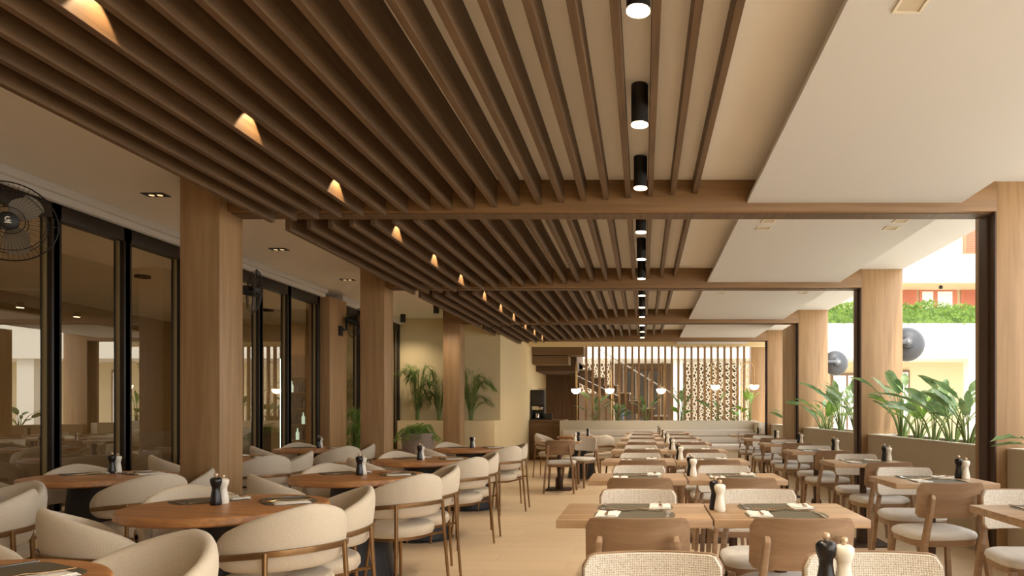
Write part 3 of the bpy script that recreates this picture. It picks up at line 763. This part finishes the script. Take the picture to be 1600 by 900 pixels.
pl(0, 5.05, .30, 6, 11, 'plant with a drooping broad leaf at the right edge', spread=.5, wmul=1.4, lean=(-.5, 0))
# back planter plants
for i, (px, h, nl, m_, sp) in enumerate([(930, .95, 7, 'leafd', .35), (965, .55, 9, 'leafd', .2), (1010, .8, 8, 'leafd', .28), (1066, 1.35, 5, 'leafd', .28), (1062, .6, 5, 'leafb', .2), (1122, .85, 5, 'leafd', .4), (1148, .5, 6, 'leafb', .3), (1172, .95, 6, 'leafb', .26)]):
    strelitzia(X(px, PW+.4), PW+.4+.1*((i % 2)-.5), .9, h, nl, 'plant in the back planter wall, %s from the left' % ORD[i], seed=30+i, mat=m_, spread=sp, group='plants in the back planter')
# palms
struct(MB().box(-4.7, -2.84, 13.45, 14.0, 0, 1.035).build('wall_palm_ledge', M['wall'], bevel=.003))
palm(X(655, 13.7), 13.6, 1.035, 1.4, 17, 'pale feathery palm on the ledge left of the third column', .42, 3, .26)
palm(X(688, 13.7), 13.6, 1.035, 1.15, 14, 'palm on the ledge half hidden behind the third column', .42, 4, .26)
palm(X(738, 13.7), 13.6, 1.035, 1.2, 18, 'dense green palm on the ledge right of the third column', .5, 5, .26, group='feathery palms by the back wall')
e = empty('potted_palm', (X(653, 11.4), 11.4, 0), 0, 'bushy bright green fern palm in a large grey pot between columns', 'potted plant')
MB().lathe([(.19, 0), (.20, .02), (.255, .8), (.26, .86), (.235, .86), (.22, .8)], n=36).build('pot', M['pot'], e, smooth=True)
MB().lathe([(.23, .78), (.2, .81), (.01, .82)], n=24).build('soil', M['bed'], e)
f2 = MB(); random.seed(9)
s2 = MB()
for i in range(46):
    a = random.uniform(0, 2*PI); L = random.uniform(.2, .38); up = random.uniform(.1, .35)
    P = bezier(Vector((.02*math.cos(a), .02*math.sin(a), .8)), Vector((.5*L*math.cos(a), .5*L*math.sin(a), .85+up)), Vector((L*math.cos(a), L*math.sin(a), .86+up*.2-L*.35)), 9)
    s2.tube(P, [.004]*9, 4)
    for k in range(2, 9):
        t = (P[k]-P[k-1]).normalized(); sd = t.cross(Vector((0, 0, 1))).normalized()
        for s in (-1, 1):
            dv = (sd*s+t+Vector((0, 0, -.5))).normalized(); tip = P[k]+dv*.10; w = Vector((0, 0, 1)).cross(dv).normalized()*.008; mid = P[k].lerp(tip, .5)+Vector((0, 0, .008))
            f2.add([P[k], mid-w, tip, mid+w], [(0, 1, 2, 3)])
f2.build('foliage', M['leafb'], e); s2.build('stem', M['stem'], e)
e = empty('potted_palm', (-4.66, 11.42, 0), 0, 'small palm in a black pot by the wood pilaster', 'potted plant')
MB().lathe([(.1, 0), (.13, .35), (.12, .35), (.11, .3)], n=24).build('pot', M['blackm'], e, smooth=True)
random.seed(12)
pp = palm(-4.66, 11.42, .3, 1.15, 14, '', .2, 12, .16, 'leafb', parent=None, group='x')
for c_ in kids(pp): c_.parent = e; c_.location = (0, 0, .3)
bpy.data.objects.remove(pp)
# low bench by the back wall
e = empty('wall_bench', (-4.35, 13.1, 0), 0, 'low brown bench against the palm ledge', 'bench')
MB().box(-.45, .6, -.2, .25, .38, .5).build('seat', M['counter'], e, bevel=.02); 
for sx in (-.4, .5):
    for sy in (-.15, .2): MB().box(sx, sx+.05, sy-.03, sy+.02, 0, .38).build('leg', M['counter'], e)

# ribbed folding shutter
m = MB(); n = 26
poly = [(2.80, 13.1)]
for i in range(n):
    y = 13.1+i*.88/n; poly += [(2.80, y+.002), (2.765, y+.008), (2.765, y+.022), (2.80, y+.030)]
poly += [(2.80, 13.985), (2.86, 13.985), (2.86, 13.1)]
m.prism(poly, .01, ZB+.02)
tag(m.build('folding_shutter', M['rib']), 'ribbed wooden folding shutter beyond the third right column', 'shutter')

# ------------------------------------------------------------------ fans
def wallfan(loc, face, label, r=.26, emblem=False, arm=None):
    e = empty('wall_fan', loc, 0, label, 'fan', 'black wall fans on the glazed wall')
    fz = Vector(face).normalized(); q = fz.to_track_quat('Z', 'Y').to_matrix().to_4x4()
    g = MB()
    for zz, rr in ((.075, .34), (.055, .75), (0, 1.0), (-.055, .8), (-.075, .4)):
        pts = [(r*rr*math.cos(2*PI*k/40), r*rr*math.sin(2*PI*k/40), zz) for k in range(41)]; g.tube(pts, .0028 if rr != 1 else .005, 5)
    for k in range(56):
        a = 2*PI*k/56; c, s = math.cos(a), math.sin(a)
        g.tube([(c*.06, s*.06, .08), (c*r*.5, s*r*.5, .074), (c*r*.85, s*r*.85, .045), (c*r, s*r, 0)], .0011 if emblem else .0017, 3)
        if k % 2 == 0: g.tube([(c*r, s*r, 0), (c*r*.8, s*r*.8, -.055), (c*.06, s*.06, -.08)], .0011, 3)
    g.move(q).build('guard', M['blackm'], e)
    for k in range(3):
        a0 = 2*PI*k/3+.7
        def f(u, v, a0=a0):
            a = a0+(u-.35)*1.25*(.55+.5*math.sin(PI*min(1, v+.15))); rr = .045+(r*.86-.045)*v*(1-.10*(2*u-1)**2)
            return (rr*math.cos(a), rr*math.sin(a), .025*(u-.5)*1.6)
        MB().grid(f, 9, 9).move(q).build('blade', M['fanblade'], e, smooth=True)
    MB().lathe([(.001, .092), (.04, .09), (.058, .08), (.06, .06), (.06, -.06), (.055, -.12), (.04, -.16), (.001, -.165)][::-1], n=24).move(q).build('motor_hub', M['blackm'], e, smooth=True)
    if emblem:
        em = MB(); pts = [(.014*math.cos(t*.32+.9), .014*math.sin(t*.32+.9)+.006, .0945) for t in range(17)]; em.tube(pts, .0035, 5)
        em.box(-.018, .018, -.02, -.014, .0925, .0955); em.tube([(0, .006, .0945), (.004, -.004, .0945)], .004, 5)
        em.move(q).build('hub_emblem', M['napkin'], e, label='small pale round emblem')
    if arm:
        a = Vector(arm)-Vector(loc); MB().tube([tuple(-fz*.16), tuple(a*.6+Vector((0, 0, -.04))), tuple(a)], .02, 10).box(a.x-.03, a.x+.02, a.y-.05, a.y+.05, a.z-.09, a.z+.06).build('bracket', M['blackm'], e, smooth=True)
wallfan((-4.42, 4.9, 2.54), (.88, -1, -.12), 'wall fan with pale blades at the left edge, nearest the camera', .27, True, (-4.82, 5.0, 2.5))
wallfan((-4.53, 8.2, 2.61), (.95, .50, -.1), 'black wall fan seen edge-on between the first and second left columns', .26, False, (-4.82, 8.15, 2.55))
wallfan((-4.55, 11.15, 2.62), (.8, .75, -.3), 'black wall fan on the wood pilaster', .24, False, (-4.71, 10.95, 2.48))
def outfan(loc, ax, label):
    e = empty('outdoor_fan', loc, 0, label, 'fan', 'grey outdoor fans beyond the planters')
    q = Vector(ax).normalized().to_track_quat('Z', 'Y').to_matrix().to_4x4()
    MB().lathe([(.225, -.05), (.235, -.03), (.235, .02), (.2, .07), (.15, .10), (.08, .115), (.01, .12)], n=36).move(q).build('housing', M['fan'], e, smooth=True)
    MB().lathe([(.09, .09), (.088, .15), (.06, .165), (.01, .168)], n=24).move(q).build('motor', M['fan'], e, smooth=True)
    MB().prism([(-.24, -.02), (-.05, -.03), (.0, -.05), (.045, -.03), (.055, 0), (.045, .03), (0, .05), (-.05, .03), (-.24, .02)], .13, .17).move(q).build('mounting_strap', M['grey_l'], e, bevel=.004)
    MB().lathe([(.02, .16), (.018, .178), (.002, .18)], n=16).move(q).build('bolt', M['chrome'], e, smooth=True)
    g = MB()
    for k in range(24):
        a = 2*PI*k/24; g.tube([(.23*math.cos(a), .23*math.sin(a), -.05), (.04*math.cos(a), .04*math.sin(a), -.08)], .0015, 3)
    g.move(q).build('guard', M['fan'], e)
    MB().tube([(0, -.15, 0), (-.14, -.18, 0), (-.30, -.24, 0)], .018, 8).build('bracket', M['fan'], e, smooth=True)
outfan((3.60, 9.62, 2.13), (-.25, -1, .15), 'grey domed fan mounted outside the second right column')
outfan((3.62, 13.25, 2.12), (.05, -1, .1), 'grey domed fan mounted outside the third right column')

# ------------------------------------------------------------------ stairs behind the screen
la = MB().box(-2.84, X(912, 18.0), 17.95, 18.6, Z(556, 18.2), 2.875).build('landing_edge', M['landing']); tag(la, 'upper brown stair landing edge hanging over the counter', 'stair landing')
lb = MB().box(-2.84, X(888, 18.0), 17.99, 18.62, Z(570, 18.2), Z(557, 18.2)).build('landing_edge', M['landing']); tag(lb, 'lower, shorter brown stair landing edge under the first', 'stair landing')
e = empty('staircase', (0, 0, 0), 0, 'brown staircase descending to the right behind the slatted screen', 'staircase')
D = 19.4; run = 19.6*D/F; rise = 12*D/F
x0, z0 = X(905, D), Z(567, D)
MB().box(-2.84, x0, 18.65, D+1.2, z0-.28, ZC+.2).build('landing', M['stair'], e)
poly = [(x0-.25, z0)]
for i in range(11): poly += [(x0+i*run, z0-i*rise), (x0+i*run, z0-(i+1)*rise)]
zz = z0-11*rise; poly += [(x0+11*run, zz), (x0+11*run, max(0, zz-.05)), (x0+10.6*run, 0.02), (x0-.25, z0-.42)]
MB().prism(poly, D, D+1.2, 'y').build('flight', M['stair'], e)
tr = MB()
for i in range(11): tr.box(x0+i*run-.02, x0+(i+1)*run+.02, D-.03, D+1.2, z0-(i+1)*rise, z0-(i+1)*rise+.035)
tr.build('treads', M['breeze'], e)
bl = MB()
for i in range(11):
    xx = x0+(i+.5)*run; zt = z0-(i+1)*rise; bl.tube([(xx, D-.02, zt), (xx, D-.02, zt+.95)], .008, 6)
bl.tube([(x0, D-.02, z0+.72), (x0+11*run, D-.02, z0+.72-11*rise)], .018, 8).build('balustrade', M['steel'], e)
MB().tube([(x0-.3, D-.35, z0-.25), (x0+1.1, D-.35, z0-.25-1.1*rise/run)], .015, 8).build('handrail', M['steel'], e)
struct(MB().box(-2.84, X(905, 20.6), 20.6, 20.75, 0, 3.6).build('wall_under_stairs', M['darkwall']))
struct(MB().box(-3.04, -2.84, 18.0, 21, 0, 3.6).build('wall_stair_side', M['wall']))
# lantern
e = empty('garden_lantern', (X(971, 21.5), 21.5, -.03), 0, 'small dark lantern post glowing behind the slatted screen', 'lantern')
MB().lathe([(.09, 0), (.09, 1.35), (.05, 1.4), (.05, 1.42)], n=16).build('post', M['fan'], e); MB().lathe([(.04, 1.42), (.05, 1.47), (.01, 1.52)], n=12).build('lamp', M['lit'], e, smooth=True)

# ------------------------------------------------------------------ building across the courtyard
FD = 24.0
def fx(px): return X(px, FD)
def fz(py, d=FD): return Z(py, d)
bd = empty('apartment_building', (8, FD, 0), 0, 'white building across the courtyard with terracotta shutters and a hedge terrace', 'building')
def bpart(name, m, x0, x1, y0, y1, z0, z1, **k): return MB().box(x0-8, x1-8, y0-FD, y1-FD, z0, z1).build(name, M[m], bd, **k)
bpart('terrace_wall', 'white_ext', -9, 16, FD, FD+.25, fz(560), fz(505))
bpart('terrace_floor', 'white_ext', -9, 16, FD+.25, FD+3.4, fz(560)+.0, fz(560)+.2)
bpart('ground_floor_wall', 'beige_ext', fx(1170), 16, FD+2.0, FD+2.2, -.03, fz(560)+.0)
bpart('upper_wall', 'beige_ext', 2, 16, FD+3.4, FD+3.6, fz(560), 9.5)
bpart('side_pillar', 'white_ext', fx(1518), fx(1545), FD+.2, FD+.6, -.03, fz(560))
bpart('side_pillar', 'white_ext', fx(1053), fx(1068), FD+.3, FD+.7, -.03, fz(560))
# ground floor left part: dark glazing behind screen
bpart('shopfront_wall', 'stair', -9, fx(1170), FD+2.6, FD+2.8, -.03, fz(560))  # brown wall, its dark colour standing in for the shade of the recess
fr = bpart('shopfront_glazing', 'extglass', fx(958)+.3, fx(1035), FD+2.5, FD+2.6, .0, fz(580, FD+2.5))
for px in (975, 995, 1015): MB().box(X(px, FD+2.5)-8-.04, X(px, FD+2.5)-8+.04, 2.44, 2.5, 0, fz(580, FD+2.5)).build('mullion', M['counter'], bd)
# door and window under the terrace on the right
for (a, b_, z1) in ((1298, 1346, 583), (1394, 1420, 578)):
    w = MB().box(X(a, FD+2)-8, X(b_, FD+2)-8, 1.9, 2.0, -.03, fz(z1, FD+2)).build('door_frame', M['counter'], bd)
    MB().box(X(a+3, FD+2)-8, X((a+b_)/2-1.5, FD+2)-8, 1.87, 1.9, .05, fz(z1+4, FD+2)).build('pane', M['curtain'], w); MB().box(X((a+b_)/2+1.5, FD+2)-8, X(b_-3, FD+2)-8, 1.87, 1.9, .05, fz(z1+4, FD+2)).build('pane', M['curtain'], w)
# upper balcony
d2 = FD+1.6
bpart('balcony_wall', 'white_ext', X(1380, d2), 18, d2, d2+.2, fz(441, d2), fz(397, d2))
rb = MB()
for px in (1445, 1468, 1491, 1514): rb.box(X(px, d2)-8-.03, X(px, d2)-8+.03, d2-FD-.03, d2-FD, fz(436, d2), fz(402, d2))
rb.build('balcony_ribs', M['cap'], bd)
bpart('balcony_slab', 'beige_ext', X(1380, d2), 18, d2+.2, FD+3.4, fz(441, d2)+.02, fz(441, d2)+.22)
d3 = FD+3.38
for (a, b_, t, nm, mt) in ((1405, 1432, 451, 'shutter', 'terra'), (1501, 1531, 451, 'shutter', 'terra'), (1505, 1534, 352, 'shutter', 'terra')):
    z1 = fz(t, d3); z0_ = z1-1.6 if t > 400 else fz(400, d3)
    s_ = MB().box(X(a, d3)-8, X(b_, d3)-8, d3-FD-.06, d3-FD, z0_, z1).build(nm, M[mt], bd, bevel=.01)
    lv = MB(); zq = z0_+.15
    while zq < z1-.12: lv.box(X(a, d3)-8+.1, X(b_, d3)-8-.1, d3-FD-.085, d3-FD-.06, zq, zq+.03); zq += .07
    lv.build('louvres', M['terra'], s_)
w = MB().box(X(1436, d3)-8, X(1495, d3)-8, d3-FD-.05, d3-FD, fz(451, d3)-1.6, fz(453, d3)).build('window', M['terra'], bd)
for a, b_ in ((1440, 1457), (1464, 1487)): MB().box(X(a, d3)-8, X(b_, d3)-8, d3-FD-.07, d3-FD-.05, fz(451, d3)-1.5, fz(456, d3)).build('pane', M['curtain'], w)
MB().lathe([(.06, -.12), (.08, -.05), (.03, 0)], (X(1470, d2+.8)-8, d2+.8-FD, fz(441, d2)+.02), 12).build('ceiling_lamp', M['blackm'], bd)
# hedge on the terrace
random.seed(21); hm = MB()
hx0, hx1 = fx(1270), 15.5
for i in range(6500):
    x = random.uniform(hx0, hx1); y = random.uniform(-.28, .45); zz = fz(507)+random.random()**.7*(fz(476)-fz(507))*(1+.12*math.sin(x*2.1)+.08*math.sin(x*5.3))
    if y < -.1: zz = max(zz, fz(509))
    a = random.uniform(0, 2*PI); L = random.uniform(.07, .15); dv = Vector((math.cos(a)*.8, math.sin(a)*.8, random.uniform(.1, 1))).normalized()*L
    w_ = dv.cross(Vector((0, 1, .3))).normalized()*.022; c = Vector((x, FD+y, zz)); hm.add([c, c+dv*.5-w_, c+dv, c+dv*.5+w_], [(0, 1, 2, 3)])
hm.box(hx0, hx1, FD-.02, FD+.35, fz(505), fz(482))
h = hm.build('hedge', M['hedge']); tag(h, 'bright green hedge growing along the terrace wall of the white building', 'hedge')

# breeze block screens
def breeze(x0, x1, z0, z1, y, label):
    m = MB(); s = .24; t = .015
    nx = int(round((x1-x0)/s)); nz = int(round((z1-z0)/s))
    rnd = random.Random(5)
    for i in range(nx):
        for j in range(nz):
            cx, cz = x0+(i+.5)*s, z0+(j+.5)*s; fl = -1 if (i+j) % 2 else 1
            P = [(-.12, .02*fl), (-.03, .035), (.03*fl, .12), (.045, .0), (.12, -.02*fl), (.02, -.045), (-.03*fl, -.12), (-.045, -.01)]
            for a, b in zip(P, P[1:]+P[:1]):
                m.tube([(cx+a[0], y, cz+a[1]), (cx+b[0], y, cz+b[1])], t, 4)
            for q in (1, 3, 5, 7): m.tube([(cx+P[q][0], y, cz+P[q][1]), (cx+(.12 if P[q][0] > 0 else -.12), y, cz+(.12 if P[q][1] > 0 else -.12))], t, 4)
    m.box(x0-.02, x0+.02, y-.02, y+.02, -.02, z1); m.box(x1-.02, x1+.02, y-.02, y+.02, -.02, z1)
    o = m.build('breeze_block_screen', M['breeze']); tag(o, label, 'screen wall')
breeze(fx(1070), fx(1070)+2.2, -.0, fz(560)-.02, FD-.1, 'cream openwork breeze block screen on the right behind the slats')
breeze(-2.2, -1.0, fz(560)-1.2, fz(560)+.02, FD-.1, 'cream openwork breeze block screen above the stairs at the left')
fb = MB(); random.seed(31)
for i in range(900):
    c = Vector((random.uniform(0, 1.6), random.uniform(0, .5), random.uniform(.05, .55))); n_ = Vector((random.uniform(-1, 1), random.uniform(-1, 0), random.uniform(-.3, 1))).normalized()
    u_ = n_.cross(Vector((0, 0, 1))).normalized()*.035; v_ = n_.cross(u_).normalized()*.035; fb.add([c-u_, c-v_, c+u_, c+v_], [(0, 1, 2, 3)])
o = fb.build('flower_bed', M['pink']); o.location = (4.3, 21.5, -.03); tag(o, 'bed of pink flowers outside beyond the planters', 'flowers')

# ------------------------------------------------------------------ inside the inner room, behind the glass
e = empty('bottle_display', (-6.36, 13.25, 0), 0, 'tall bottle display with a white light strip seen through the glass', 'display cabinet')
MB().box(-.5, .5, .35, .4, 0, 2.3).box(-.5, -.47, 0, .35, 0, 2.3).box(.47, .5, 0, .35, 0, 2.3).build('carcass', M['counter'], e)
MB().box(-.46, -.43, -.03, .0, .3, 2.2).build('light_strip', M['led'], e)
for k in range(6):
    MB().box(-.47, .47, 0, .35, .35+.3*k, .37+.3*k).build('shelf', M['gold'], e)
for k in range(5):
    for q in range(7):
        x = -.33+.11*q; MB().lathe([(.03, 0), (.032, .13), (.012, .17), (.012, .22)], (x, .15, .37+.3*k), 10).build('bottle', M['glowbottle'] if (k*3+q) % 4 == 0 else M['extglass'], e)
struct(MB().box(-7.6, -7.4, 4, 14, 0, .9).build('wall_inner_room_low', M['lowwall']))

for i, (x, y) in enumerate([(-6.6, 3.0), (-6.6, 6.0), (-6.4, 9.0), (-6.4, 12.0)]):  # lamps added to brighten the room seen through the glass
    e = empty('inner_added_lamp', (x, y, 2.95), 0, 'added round lamp brightening the room behind the glass, %s from the camera' % ORD[i], 'ceiling light', 'added lamps behind the glass')
    MB().lathe([(.09, 0), (.09, -.03), (.075, -.03), (.075, -.02), (.001, -.02)], n=24).build('housing', M['blackm'], e, smooth=True)
    spot(e, (0, 0, -.05), 60, 160, .8, (1, .8, .58), .06)
